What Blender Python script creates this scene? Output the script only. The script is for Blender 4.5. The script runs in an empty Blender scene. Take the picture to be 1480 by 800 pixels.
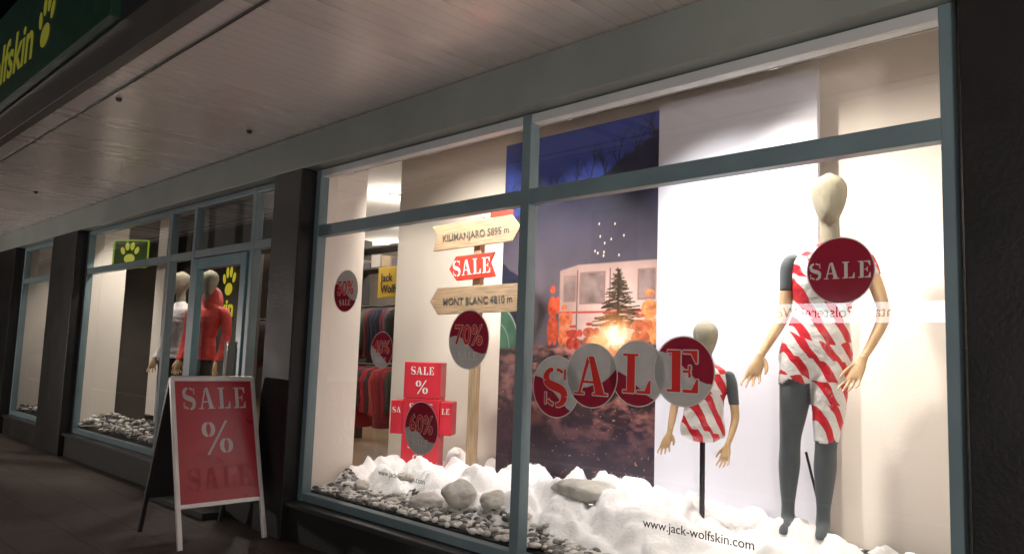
import bpy, bmesh, math, random
import numpy as np
from mathutils import Vector, Matrix, noise
random.seed(7); rng=np.random.RandomState(5)
S=bpy.context.scene
S.view_settings.view_transform='Standard'; S.view_settings.look='None'; S.view_settings.exposure=0
rad=math.radians
# ------------------------------------------------------------ camera
cam=bpy.data.cameras.new("camera"); co=bpy.data.objects.new("camera",cam); S.collection.objects.link(co)
cam.sensor_width=36; cam.lens=26.9; cam.clip_start=.05; cam.clip_end=600
R=Vector((.717,.6956,.0342)).normalized(); F=Vector((-.695,.711,.1027)); F=(F-R*F.dot(R)).normalized(); U=R.cross(F)
m=Matrix((( R.x,U.x,-F.x,0),(R.y,U.y,-F.y,-3.06),(R.z,U.z,-F.z,1.36),(0,0,0,1)))
co.matrix_world=m; S.camera=co
# ------------------------------------------------------------ world
w=bpy.data.worlds.new("World"); S.world=w; w.use_nodes=True
nt=w.node_tree; bg=nt.nodes.get('Background') or nt.nodes.new('ShaderNodeBackground')
sky=nt.nodes.new('ShaderNodeTexSky'); sky.sky_type='NISHITA'; sky.sun_disc=False
sky.sun_elevation=rad(-3); sky.sun_rotation=rad(200)
nt.links.new(sky.outputs[0],bg.inputs[0]); bg.inputs[1].default_value=.012
# ------------------------------------------------------------ materials
MC={}
def nn(nt,t,**k):
    n=nt.nodes.new(t)
    for a,b in k.items(): setattr(n,a,b)
    return n
def mth(nt,op,a,b=None,c=None):
    n=nt.nodes.new('ShaderNodeMath'); n.operation=op
    for i,v in enumerate((a,b,c)):
        if v is None: continue
        if isinstance(v,(int,float)): n.inputs[i].default_value=v
        else: nt.links.new(v,n.inputs[i])
    return n.outputs[0]
def mixc(nt,f,a,b):
    n=nt.nodes.new('ShaderNodeMix'); n.data_type='RGBA'
    for s,v in ((n.inputs[0],f),(n.inputs[6],a),(n.inputs[7],b)):
        if isinstance(v,(int,float)): s.default_value=v
        elif isinstance(v,tuple): s.default_value=(*v,1) if len(v)==3 else v
        else: nt.links.new(v,s)
    return n.outputs[2]
def M(name,col,rough=.6,metal=0,var=.12,scale=6,bump=0,bscale=40,stretch=None,spec=.5,sheen=0,sss=0):
    if name in MC: return MC[name]
    mt=bpy.data.materials.new(name); mt.use_nodes=True; nt=mt.node_tree
    b=nt.nodes['Principled BSDF']; b.inputs['Roughness'].default_value=rough; b.inputs['Metallic'].default_value=metal
    b.inputs['Specular IOR Level'].default_value=spec
    if sheen: b.inputs['Sheen Weight'].default_value=sheen
    if sss: b.inputs['Subsurface Weight'].default_value=sss; b.inputs['Subsurface Radius'].default_value=(1,1,1); b.inputs['Subsurface Scale'].default_value=.03
    tc=nn(nt,'ShaderNodeTexCoord'); mp=nn(nt,'ShaderNodeMapping'); nt.links.new(tc.outputs['Object'],mp.inputs[0])
    if stretch: mp.inputs['Scale'].default_value=stretch
    n1=nn(nt,'ShaderNodeTexNoise'); n1.inputs['Scale'].default_value=scale; n1.inputs['Detail'].default_value=6; nt.links.new(mp.outputs[0],n1.inputs[0])
    f=mth(nt,'MULTIPLY_ADD',n1.outputs[0],2,-.5)
    c=mixc(nt,f,tuple(max(0,x*(1-var)) for x in col),tuple(min(1,x*(1+var)) for x in col))
    nt.links.new(c,b.inputs['Base Color'])
    r=mth(nt,'MULTIPLY_ADD',n1.outputs[0],.2,max(0.02,rough-.1)); nt.links.new(r,b.inputs['Roughness'])
    if bump:
        n2=nn(nt,'ShaderNodeTexNoise'); n2.inputs['Scale'].default_value=bscale; n2.inputs['Detail'].default_value=5; nt.links.new(mp.outputs[0],n2.inputs[0])
        bp=nn(nt,'ShaderNodeBump'); bp.inputs['Strength'].default_value=bump; bp.inputs['Distance'].default_value=.02
        nt.links.new(n2.outputs[0],bp.inputs['Height']); nt.links.new(bp.outputs[0],b.inputs['Normal'])
    MC[name]=mt; return mt
def EM(name,col,st):
    if name in MC: return MC[name]
    mt=bpy.data.materials.new(name); mt.use_nodes=True; nt=mt.node_tree; nt.nodes.clear()
    e=nn(nt,'ShaderNodeEmission'); e.inputs[0].default_value=(*col,1); e.inputs[1].default_value=st
    o=nn(nt,'ShaderNodeOutputMaterial'); nt.links.new(e.outputs[0],o.inputs[0]); MC[name]=mt; return mt
def ATT(name,rough=.7,bump=0,bscale=60,emit=0):
    if name in MC: return MC[name]
    mt=bpy.data.materials.new(name); mt.use_nodes=True; nt=mt.node_tree; b=nt.nodes['Principled BSDF']
    a=nn(nt,'ShaderNodeAttribute',attribute_name='Col'); b.inputs['Roughness'].default_value=rough
    n2=nn(nt,'ShaderNodeTexNoise'); n2.inputs['Scale'].default_value=bscale; n2.inputs['Detail'].default_value=5
    tc=nn(nt,'ShaderNodeTexCoord'); nt.links.new(tc.outputs['Object'],n2.inputs[0])
    f=mth(nt,'MULTIPLY_ADD',n2.outputs[0],.5,.75)
    mx=nn(nt,'ShaderNodeVectorMath',operation='SCALE'); nt.links.new(a.outputs[0],mx.inputs[0]); nt.links.new(f,mx.inputs['Scale'])
    nt.links.new(mx.outputs[0] if bump else a.outputs[0],b.inputs['Base Color'])
    if bump:
        bp=nn(nt,'ShaderNodeBump'); bp.inputs['Strength'].default_value=bump; bp.inputs['Distance'].default_value=.01
        nt.links.new(n2.outputs[0],bp.inputs['Height']); nt.links.new(bp.outputs[0],b.inputs['Normal'])
    MC[name]=mt; return mt
def glass(name,boost=1.0):
    # thin sheet: Schlick reflectance, identical from both sides
    mt=bpy.data.materials.new(name); mt.use_nodes=True; nt=mt.node_tree; nt.nodes.clear()
    ge=nn(nt,'ShaderNodeNewGeometry'); dt=nn(nt,'ShaderNodeVectorMath',operation='DOT_PRODUCT'); nt.links.new(ge.outputs['Incoming'],dt.inputs[0]); nt.links.new(ge.outputs['Normal'],dt.inputs[1])
    c=mth(nt,'ABSOLUTE',dt.outputs['Value']); p=mth(nt,'POWER',mth(nt,'SUBTRACT',1.0,c),5.0)
    f=mth(nt,'MINIMUM',mth(nt,'MULTIPLY',mth(nt,'MULTIPLY_ADD',p,.96,.04),boost),1.0)
    t=nn(nt,'ShaderNodeBsdfTransparent'); t.inputs[0].default_value=(.95,.965,.955,1)
    g=nn(nt,'ShaderNodeBsdfGlossy'); g.inputs['Roughness'].default_value=.0
    x=nn(nt,'ShaderNodeMixShader'); nt.links.new(f,x.inputs[0]); nt.links.new(t.outputs[0],x.inputs[1]); nt.links.new(g.outputs[0],x.inputs[2])
    o=nn(nt,'ShaderNodeOutputMaterial'); nt.links.new(x.outputs[0],o.inputs[0]); return mt
GL=glass("window_glass",1.8)
frame=M("frame_steel_paint",(.13,.19,.21),.38,0,.15,3,.05,80)
framei=M("frame_inner_paint",(.46,.48,.48),.4,0,.06,3)
dark=M("pillar_dark_stone",(.008,.008,.008),.5,0,.35,4,.12,60,spec=.3)
plinth=M("plinth_dark",(.014,.014,.013),.6,0,.3,5,.2,50,spec=.3)
beamm=M("beam_grey_green",(.19,.215,.195),.5,0,.15,2.2,.05,20)
cream=M("wall_cream_plaster",(.78,.72,.65),.85,0,.03,1.5,.06,90)
white=M("ceiling_white",(.76,.73,.69),.9,0,.03,2)
panelm=M("display_panel_white",(.62,.62,.69),.6,0,.02,1.5,.03,60)
darkwall=M("dark_grey_wall",(.07,.065,.06),.7,0,.15,3)
woodp=M("pine_wood",(.35,.245,.15),.55,0,.4,3,.1,30,stretch=(2,6,30))
woodv=M("pine_post_wood",(.42,.30,.18),.55,0,.35,3,.1,30,stretch=(25,25,2))
mwood=M("mannequin_wood",(.54,.36,.20),.4,0,.2,8,.04,60,stretch=(3,3,.6))
linen=M("mannequin_linen",(.30,.275,.205),.85,0,.2,14,.45,260)
darkfab=M("mannequin_dark_fabric",(.065,.08,.09),.75,0,.15,12,.12,200,sheen=.2)
redp=M("red_print",(.58,.025,.045),.4,0,.08,5)
whitep=M("white_print",(.75,.73,.72),.45,0,.05,6)
black=M("black_metal",(.02,.02,.022),.4,0,.1,5)
blk_txt=M("black_vinyl",(.02,.02,.025),.5,0,.1,5)
rockm=M("rock_stone",(.48,.46,.42),.8,0,.3,9,.4,35)
alu=M("aluminium_frame",(.6,.58,.57),.35,.3,.06,6)
yellow=M("yellow_sign",(.8,.5,.02),.5,0,.04,5)
def soffit_mat():
    mt=bpy.data.materials.new("soffit_slats"); mt.use_nodes=True; nt=mt.node_tree; b=nt.nodes['Principled BSDF']
    tc=nn(nt,'ShaderNodeTexCoord'); sp=nn(nt,'ShaderNodeSeparateXYZ'); nt.links.new(tc.outputs['Object'],sp.inputs[0])
    k=mth(nt,'FRACT',mth(nt,'MULTIPLY',sp.outputs[0],11.0))
    idx=mth(nt,'FLOOR',mth(nt,'MULTIPLY',sp.outputs[0],11.0))
    wn=nn(nt,'ShaderNodeTexWhiteNoise',noise_dimensions='1D'); nt.links.new(idx,wn.inputs['W'])
    gap=mth(nt,'LESS_THAN',k,.06)
    n1=nn(nt,'ShaderNodeTexNoise'); n1.inputs['Scale'].default_value=1.3; n1.inputs['Detail'].default_value=7; nt.links.new(tc.outputs['Object'],n1.inputs[0])
    f=mth(nt,'ADD',mth(nt,'MULTIPLY',wn.outputs[0],.2),mth(nt,'MULTIPLY',n1.outputs[0],.8))
    c=mixc(nt,f,(.66,.59,.56),(.80,.73,.70))
    c2=mixc(nt,gap,c,(.56,.50,.47)); nt.links.new(c2,b.inputs['Base Color'])
    r=mth(nt,'MULTIPLY_ADD',wn.outputs[0],.10,.25); nt.links.new(r,b.inputs['Roughness']); b.inputs['Metallic'].default_value=.25
    h=mth(nt,'MULTIPLY_ADD',gap,-1,mth(nt,'MULTIPLY',mth(nt,'SINE',mth(nt,'MULTIPLY',k,3.14)),.5))
    bp=nn(nt,'ShaderNodeBump'); bp.inputs['Strength'].default_value=.2; bp.inputs['Distance'].default_value=.003
    nt.links.new(h,bp.inputs['Height']); nt.links.new(bp.outputs[0],b.inputs['Normal'])
    return mt
soffitm=soffit_mat()
def tape_mat():
    mt=bpy.data.materials.new("barrier_tape"); mt.use_nodes=True; nt=mt.node_tree; b=nt.nodes['Principled BSDF']
    tc=nn(nt,'ShaderNodeTexCoord'); n1=nn(nt,'ShaderNodeTexNoise'); n1.inputs['Scale'].default_value=5; nt.links.new(tc.outputs['Object'],n1.inputs[0])
    sp=nn(nt,'ShaderNodeSeparateXYZ'); nt.links.new(tc.outputs['Object'],sp.inputs[0])
    x,y,z=sp.outputs
    bz=mth(nt,'ADD',mth(nt,'MULTIPLY',z,9.5),mth(nt,'ADD',mth(nt,'MULTIPLY',x,1.6),mth(nt,'MULTIPLY',n1.outputs[0],1.3)))
    fl=mth(nt,'FLOOR',bz); fr=mth(nt,'FRACT',bz)
    wn=nn(nt,'ShaderNodeTexWhiteNoise',noise_dimensions='1D'); nt.links.new(fl,wn.inputs['W'])
    s=mth(nt,'ADD',mth(nt,'MULTIPLY',x,8.0),mth(nt,'MULTIPLY',y,5.0))
    s=mth(nt,'ADD',s,mth(nt,'MULTIPLY',fr,.6)); s=mth(nt,'ADD',s,mth(nt,'MULTIPLY',wn.outputs[0],1.6))
    f=mth(nt,'GREATER_THAN',mth(nt,'FRACT',s),.54)
    c=mixc(nt,f,(.74,.72,.70),(.6,.02,.035)); nt.links.new(c,b.inputs['Base Color']); b.inputs['Roughness'].default_value=.3
    n2=nn(nt,'ShaderNodeTexNoise'); n2.inputs['Scale'].default_value=28; n2.inputs['Detail'].default_value=4; nt.links.new(tc.outputs['Object'],n2.inputs[0])
    h=mth(nt,'ADD',fr,n2.outputs[0])
    bp=nn(nt,'ShaderNodeBump'); bp.inputs['Strength'].default_value=.7; bp.inputs['Distance'].default_value=.012
    nt.links.new(h,bp.inputs['Height']); nt.links.new(bp.outputs[0],b.inputs['Normal']); return mt
tape=tape_mat()
def sticker_mat(name,off,flip,slope,full=False):
    mt=bpy.data.materials.new(name); mt.use_nodes=True; nt=mt.node_tree; nt.nodes.clear()
    tc=nn(nt,'ShaderNodeTexCoord'); sp=nn(nt,'ShaderNodeSeparateXYZ'); nt.links.new(tc.outputs['Object'],sp.inputs[0])
    n1=nn(nt,'ShaderNodeTexNoise'); n1.inputs['Scale'].default_value=14; n1.inputs['Detail'].default_value=3; nt.links.new(tc.outputs['Object'],n1.inputs[0])
    v=mth(nt,'ADD',sp.outputs[2],mth(nt,'MULTIPLY',mth(nt,'SINE',mth(nt,'MULTIPLY',sp.outputs[0],17)),.03))
    v=mth(nt,'ADD',v,mth(nt,'MULTIPLY',sp.outputs[0],slope)); v=mth(nt,'ADD',v,mth(nt,'MULTIPLY',n1.outputs[0],.02))
    f=mth(nt,'GREATER_THAN' if flip else 'LESS_THAN',v,off)
    red=mixc(nt,n1.outputs[0],(.20,.012,.03),(.27,.018,.038)); gr=mixc(nt,n1.outputs[0],(.36,.35,.35),(.48,.47,.46))
    c=mixc(nt,1.0 if full else f,gr,red)
    d=nn(nt,'ShaderNodeBsdfDiffuse'); t=nn(nt,'ShaderNodeBsdfTranslucent'); nt.links.new(c,d.inputs[0]); nt.links.new(c,t.inputs[0])
    x=nn(nt,'ShaderNodeMixShader'); x.inputs[0].default_value=.2; nt.links.new(d.outputs[0],x.inputs[1]); nt.links.new(t.outputs[0],x.inputs[2])
    o=nn(nt,'ShaderNodeOutputMaterial'); nt.links.new(x.outputs[0],o.inputs[0]); return mt
def vinyl(name,col,tr=.2):
    mt=bpy.data.materials.new(name); mt.use_nodes=True; nt=mt.node_tree; nt.nodes.clear()
    n1=nn(nt,'ShaderNodeTexNoise'); n1.inputs['Scale'].default_value=20
    c=mixc(nt,n1.outputs[0],tuple(x*.9 for x in col),col)
    d=nn(nt,'ShaderNodeBsdfDiffuse'); t=nn(nt,'ShaderNodeBsdfTranslucent'); nt.links.new(c,d.inputs[0]); nt.links.new(c,t.inputs[0])
    x=nn(nt,'ShaderNodeMixShader'); x.inputs[0].default_value=tr; nt.links.new(d.outputs[0],x.inputs[1]); nt.links.new(t.outputs[0],x.inputs[2])
    o=nn(nt,'ShaderNodeOutputMaterial'); nt.links.new(x.outputs[0],o.inputs[0]); return mt
v_red=vinyl("vinyl_red",(.72,.045,.04),0); v_white=vinyl("vinyl_white",(.66,.63,.62),0)
# ------------------------------------------------------------ helpers
def link(o,parent=None):
    S.collection.objects.link(o)
    if parent is not None: o.parent=parent
    return o
def grp(name,loc=(0,0,0),rz=0):
    e=bpy.data.objects.new(name,None); e.empty_display_size=.1; link(e); e.location=loc; e.rotation_euler=(0,0,rz); return e
def meshobj(name,verts,faces,mat,parent=None,smooth=False):
    me=bpy.data.meshes.new(name); me.from_pydata([tuple(v) for v in verts],[],faces); me.update()
    if isinstance(mat,(list,tuple)):
        for q in mat: me.materials.append(q)
    else: me.materials.append(mat)
    if smooth: me.polygons.foreach_set('use_smooth',[True]*len(me.polygons))
    return link(bpy.data.objects.new(name,me),parent)
def box(name,x0,x1,y0,y1,z0,z1,mat,parent=None,bev=.004):
    v=[(x,y,z) for x in (x0,x1) for y in (y0,y1) for z in (z0,z1)]
    f=[(0,1,3,2),(4,6,7,5),(0,4,5,1),(2,3,7,6),(0,2,6,4),(1,5,7,3)]
    o=meshobj(name,v,f,mat,parent)
    if bev:
        b=o.modifiers.new('b','BEVEL'); b.width=bev; b.segments=2
    return o
def cyl(name,p0,p1,r0,r1,mat,parent=None,n=20):
    p0=Vector(p0);p1=Vector(p1); d=(p1-p0).normalized(); a=d.orthogonal().normalized(); b=d.cross(a)
    v=[];f=[]
    for p,r in ((p0,r0),(p1,r1)):
        for i in range(n):
            t=2*math.pi*i/n; v.append(p+a*r*math.cos(t)+b*r*math.sin(t))
    for i in range(n): j=(i+1)%n; f.append((i,j,n+j,n+i))
    f.append(tuple(range(n-1,-1,-1))); f.append(tuple(range(n,2*n)))
    o=meshobj(name,v,f,mat,parent); 
    for p in o.data.polygons[:n]: p.use_smooth=True
    return o
def text(name,s,loc,size,mat,parent=None,rot=(math.pi/2,0,0),bold=0,align='CENTER',ext=.0008,sx=1):
    cu=bpy.data.curves.new(name,'FONT'); cu.body=s; cu.size=size; cu.align_x=align; cu.align_y='CENTER'; cu.offset=bold; cu.extrude=ext; cu.resolution_u=4
    t=bpy.data.objects.new(name+"_c",cu); S.collection.objects.link(t); bpy.context.view_layer.update()
    me=bpy.data.meshes.new_from_object(t.evaluated_get(bpy.context.evaluated_depsgraph_get())); bpy.data.objects.remove(t)
    me.materials.clear(); me.materials.append(mat); me.name=name
    o=bpy.data.objects.new(name,me); link(o,parent); o.location=loc; o.rotation_euler=rot; o.scale=(sx,1,1); return o
def stroke(pts,th):
    out=[];n=len(pts)
    L=[];Rr=[]
    for i in range(n):
        a=Vector(pts[max(0,i-1)]);b=Vector(pts[min(n-1,i+1)]);d=(b-a).normalized();nrm=Vector((-d.y,d.x));p=Vector(pts[i])
        L.append(p+nrm*th[i]/2);Rr.append(p-nrm*th[i]/2)
    for i in range(n-1): out.append([Rr[i],Rr[i+1],L[i+1],L[i]])
    return out
def bez(P,n):
    r=[]
    for i in range(n+1):
        t=i/n;a=[Vector(p) for p in P]
        while len(a)>1:a=[a[k].lerp(a[k+1],t) for k in range(len(a)-1)]
        r.append(a[0])
    return r
def rc(a,b,c,d): return [Vector((a,c)),Vector((b,c)),Vector((b,d)),Vector((a,d))]
def glyph(ch):
    if ch=='L': return [rc(.12,.34,.06,.94),rc(.0,.44,.94,1),rc(.0,.34,0,.06),rc(.40,.78,0,.07),[Vector((.62,.07)),Vector((.78,.07)),Vector((.78,.34)),Vector((.74,.34))]],.8
    if ch=='E': return [rc(.12,.34,.06,.94),rc(.0,.34,.94,1),rc(.0,.34,0,.06),rc(.40,.78,0,.07),[Vector((.62,.07)),Vector((.78,.07)),Vector((.78,.32)),Vector((.74,.32))],rc(.40,.76,.93,1),[Vector((.72,.7)),Vector((.76,.7)),Vector((.76,.93)),Vector((.6,.93))],rc(.40,.58,.47,.53),rc(.54,.6,.36,.47),rc(.54,.6,.53,.64)],.8
    if ch=='A': return [[Vector((.12,.05)),Vector((.2,.05)),Vector((.44,.86)),Vector((.38,1.0))],[Vector((.64,.05)),Vector((.9,.05)),Vector((.58,1.0)),Vector((.42,1.0))],rc(0,.3,0,.05),rc(.56,1.0,0,.05),rc(.27,.6,.3,.36)],1.0
    if ch=='S':
        c=bez([(.68,.80),(.55,1.08),(.0,1.02),(.08,.68)],8); d=bez([(.08,.68),(.14,.45),(.70,.55),(.68,.25)],10); e=bez([(.68,.25),(.66,-.08),(.2,-.06),(.08,.22)],8)
        out=stroke(c[1:4],[.08,.08,.09])+stroke(c[4:],[.1,.13,.16,.19,.2])+stroke(d,[.2,.21,.22,.23,.24,.24,.24,.23,.22,.21,.2])+stroke(e[:5],[.2,.18,.15,.12,.1])+stroke(e[5:8],[.09,.08,.08])
        out+=[rc(.66,.71,.68,.98),rc(.04,.09,.02,.33)]
        return out,.76
    if ch=='%':
        out=[]
        for cx,cz in ((.2,.75),(.72,.25)):
            for s in (0,1):
                pts=[(cx+.14*math.cos(t),cz+.2*math.sin(t)) for t in [math.pi*(s-.5)+.12+i*(math.pi-.24)/8 for i in range(9)]]
                out+=stroke(pts,[.05,.08,.11,.13,.13,.13,.11,.08,.05])
        out.append([Vector((.12,0)),Vector((.2,0)),Vector((.8,1)),Vector((.72,1))]); return out,.92
    return [],.4
def word(name,s,cx,cz,h,y,mat,parent=None,sx=1,gap=.14,outline=0,omat=None):
    wd=0;gl=[]
    for c in s:
        g,gw=glyph(c); gl.append((g,wd)); wd+=gw+gap
    wd-=gap; V=[];Fc=[]; k=0
    def emit(dx,dz,lay,st=.00004):
        nonlocal k
        for g,ox in gl:
            for p in g:
                i0=len(V)
                for q in p: V.append((cx+((q.x+ox-wd/2)*sx+dx)*h, lay-st*(k%40), cz+(q.y-.5+dz)*h))
                Fc.append(tuple(range(i0,i0+len(p)))); k+=1
    emit(0,0,y,.00002); o=meshobj(name,V,Fc,mat,parent)
    if outline:
        V=[];Fc=[];k=0
        for a in range(8): emit(outline*math.cos(a*math.pi/4),outline*math.sin(a*math.pi/4),y+.0022,.000017)
        meshobj(name+"_outline",V,Fc,omat,parent)
    return o
def evalobj(o):
    bpy.context.view_layer.update()
    me=bpy.data.meshes.new_from_object(o.evaluated_get(bpy.context.evaluated_depsgraph_get()))
    o.modifiers.clear(); old=o.data; o.data=me; return o
# ------------------------------------------------------------ ground
ground=box("ground",-90,60,-80,60,-.3,-.12,M("ground_asphalt",(.05,.05,.05),.8,0,.2,8,.3,80),None,0)
pave=box("pavement",-60,30,-4.6,-.02,-.11,0,M("pavement_paving",(.065,.047,.038),.6,0,.3,3,.25,60),None,.01)
def pave_joints():
    mt=MC["pavement_paving"]; nt=mt.node_tree; b=nt.nodes['Principled BSDF']; src=b.inputs['Base Color'].links[0].from_socket
    tc=nn(nt,'ShaderNodeTexCoord'); br=nn(nt,'ShaderNodeTexBrick'); br.inputs['Scale'].default_value=1.0
    br.inputs['Brick Width'].default_value=.6; br.inputs['Row Height'].default_value=.4; br.inputs['Mortar Size'].default_value=.008
    br.inputs['Color1'].default_value=(1,1,1,1);br.inputs['Color2'].default_value=(.8,.8,.8,1);br.inputs['Mortar'].default_value=(.35,.35,.35,1)
    nt.links.new(tc.outputs['Object'],br.inputs[0])
    mx=nn(nt,'ShaderNodeMix',data_type='RGBA',blend_type='MULTIPLY'); mx.inputs[0].default_value=1
    nt.links.new(src,mx.inputs[6]); nt.links.new(br.outputs[0],mx.inputs[7]); nt.links.new(mx.outputs[2],b.inputs['Base Color'])
pave_joints()
box("kerb",-60,30,-4.75,-4.605,-.115,.006,M("kerb_stone",(.28,.27,.26),.7,0,.15,5,.2,40),None,.015)
# ------------------------------------------------------------ shop building
B=grp("shop_building")
box("pillar",-.70,.6,-.16,.3,0,2.982,dark,B,.01)
box("pillar",.6,8,-.12,.3,0,2.982,dark,B,.01)
box("pillar",-5.47,-5.06,-.16,.03,0,2.705,dark,B,.01)
box("pillar",-11.25,-10.27,-.16,.03,0,2.705,dark,B,.01)
box("pillar",-16.2,-13.1,-.16,.03,0,2.705,dark,B,.01)
box("pillar",-40,-18.5,-.16,.03,0,2.705,dark,B,.01)
box("header_beam",-40,-.703,-.14,.06,2.71,2.98,beamm,B,.006)
box("upper_wall",-40,8,.062,.3,2.76,6,M("upper_wall_render",(.2,.19,.18),.8),B,.0)
box("upper_floor_facade",-40,8,-.1,.06,3.13,6,MC["upper_wall_render"],B,.0)
box("canopy_soffit",-40,8,-1.56,-.0,2.985,3.03,soffitm,B,0)
box("canopy_body",-40,8,-1.6,-.0,3.035,3.12,beamm,B,0)
box("canopy_lip",-40,8,-1.635,-1.565,2.975,3.2,M("canopy_lip_metal",(.11,.10,.09),.4,.2,.1,3),B,.006)
box("soffit_trim",-40,8,-1.44,-1.425,2.974,2.984,M("trim_dark",(.05,.045,.04),.5),B,.002)
for x,y in ((-5.4,-1.36),(-5.4,-.43),(-9.6,-.8),(-14,-.8)):
    cyl("soffit_fixture",(x,y,2.984),(x,y,2.965),.022,.015,black,B)
for (a,b) in ((-5.06,-.705),(-10.27,-7.2),(-6.02,-5.47),(-13.1,-11.25)):
    box("plinth_wall",a,b,-.1,.02,0,.235,plinth,B,.006)
    box("window_sill",a,b,-.13,.025,.238,.27,M("sill_metal",(.035,.04,.04),.4,.3),B,.004)
def vfr(x,z0=.27,z1=2.708,w=.06,mt=frame): box("frame_mullion",x-w/2,x+w/2,-.035,.04,z0,z1,mt,B,.004)
def hfr(a,b,z,h=.06,mt=frame): box("frame_rail",a,b,-.032,.037,z-h/2,z+h/2,mt,B,.004)
vfr(-5.03);vfr(-2.88,w=.065);vfr(-.765,w=.06)
for a,b in ((-5.0,-2.9125),(-2.8475,-.795)):
    hfr(a,b,.30,.055);hfr(a,b,2.24,.085);hfr(a,b,2.68,.05,framei)
    pn=meshobj("window_pane",[(a,0,.27),(b,0,.27),(b,0,2.7),(a,0,2.7)],[(0,1,2,3)],GL,B)
for x in (-5.50,-6.02,-7.18,-7.74,-10.24,-11.28,-13.07): vfr(x,z0=.05 if -7.3<x<-6 else .27)
for a,b in ((-5.99,-5.53),(-7.15,-6.05),(-7.71,-7.21),(-10.21,-7.77),(-13.04,-11.31)):
    door=(a==-7.15)
    hfr(a,b,2.21,.07);hfr(a,b,2.68,.05)
    if not door: hfr(a,b,.30,.055)
    meshobj("window_pane",[(a,0,.1),(b,0,.1),(b,0,2.7),(a,0,2.7)],[(0,1,2,3)],GL,B)
teal=M("door_teal_paint",(.085,.19,.22),.35)
box("door_stile",-7.13,-7.03,-.05,.02,.05,2.16,teal,B);box("door_stile",-6.17,-6.07,-.05,.02,.05,2.16,teal,B)
box("door_rail",-7.03,-6.17,-.049,.019,2.06,2.16,teal,B);box("door_rail",-7.03,-6.17,-.049,.019,.05,.25,teal,B)
cyl("door_handle",(-6.22,-.1,.9),(-6.22,-.1,1.4),.013,.013,alu,B)
box("door_step",-7.2,-6.0,-.3,-.02,.001,.05,plinth,B)
# interior shell
box("interior_floor",-40,-.3,.04,7,-.1,.1,M("interior_wood_floor",(.3,.2,.12),.4,0,.2,4,stretch=(1,8,1)),B,0)
box("interior_ceiling",-40,-.3,.31,7,3.3,3.4,white,B,0)
box("interior_back_wall",-40,-.3,6.5,6.6,.1,3.3,M("store_back_wall",(.35,.3,.25),.8),B,0)
box("interior_end_wall",-.6,-.5,.05,6.5,.1,3.3,cream,B,0)
box("display_back_wall",-6.2,-.6,1.62,1.72,.1,3.3,cream,B,0)
box("display_side_wall",-5.12,-5.062,.045,.43,.1,3.3,cream,B,.003)
box("display_side_wall",-10.4,-10.3,.045,.45,.1,3.3,cream,B,.003)
box("display_dark_wall",-14.2,-9.2,1.66,1.74,.1,3.3,darkwall,B,.003)
box("display_side_wall",-13.25,-13.12,.045,1.6,.1,3.3,cream,B,.003)
box("display_side_wall",-11.4,-11.3,.045,1.2,.1,3.3,M("dark_panel",(.1,.09,.08),.6),B,.003)
box("display_back_wall",-13.1,-11.5,1.4,1.5,.1,3.3,cream,B,.003)
box("door_header_box",-7.7,-6.05,.25,.45,2.24,3.29,darkwall,B,.003)
box("display_platform",-5.04,-.62,.045,1.6,.1,.335,plinth,B,0)
box("display_platform",-10.28,-7.75,.045,1.3,.1,.335,plinth,B,0)
box("display_platform",-13.1,-11.45,.045,1.38,.1,.335,plinth,B,0)
box("ceiling_vent",-1.35,-.95,1.1,1.5,3.27,3.298,M("vent_grille",(.3,.28,.26),.6),B)
for i in range(7): box("vent_slat",-1.33,-.97,1.13+.05*i,1.145+.05*i,3.262,3.269,black,B,0)
# ------------------------------------------------------------ fascia sign
FS=grp("shop_fascia_sign")
box("sign_board",-30,-4.6,-1.70,-1.64,3.21,4.0,M("sign_green",(.014,.06,.035),.45),FS,.005)
ytx=EM("sign_letters_yellow",(.25,.24,.03),.5)
text("sign_letters","Jack Wolfskin",(-6.22,-1.703,3.52),.46,ytx,FS,bold=.008,align='RIGHT')
def paw(name,cx,y,cz,s,mat,parent,rz=None):
    V=[];Fc=[]
    def ell(x,z,a,b,ang):
        i0=len(V)
        for i in range(20):
            t=2*math.pi*i/20; u=a*math.cos(t);v=b*math.sin(t)
            V.append((cx+s*(x+u*math.cos(ang)-v*math.sin(ang)),y-.0001*len(Fc),cz+s*(z+u*math.sin(ang)+v*math.cos(ang))))
        Fc.append(tuple(range(i0,i0+20)))
    ell(0,-.22,.26,.2,.1);ell(-.34,.12,.1,.17,.3);ell(-.13,.32,.1,.18,.1);ell(.12,.33,.1,.18,-.1);ell(.34,.14,.1,.17,-.35)
    return meshobj(name,V,Fc,mat,parent)
paw("sign_paw",-5.93,-1.704,3.55,.42,ytx,FS)
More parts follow.
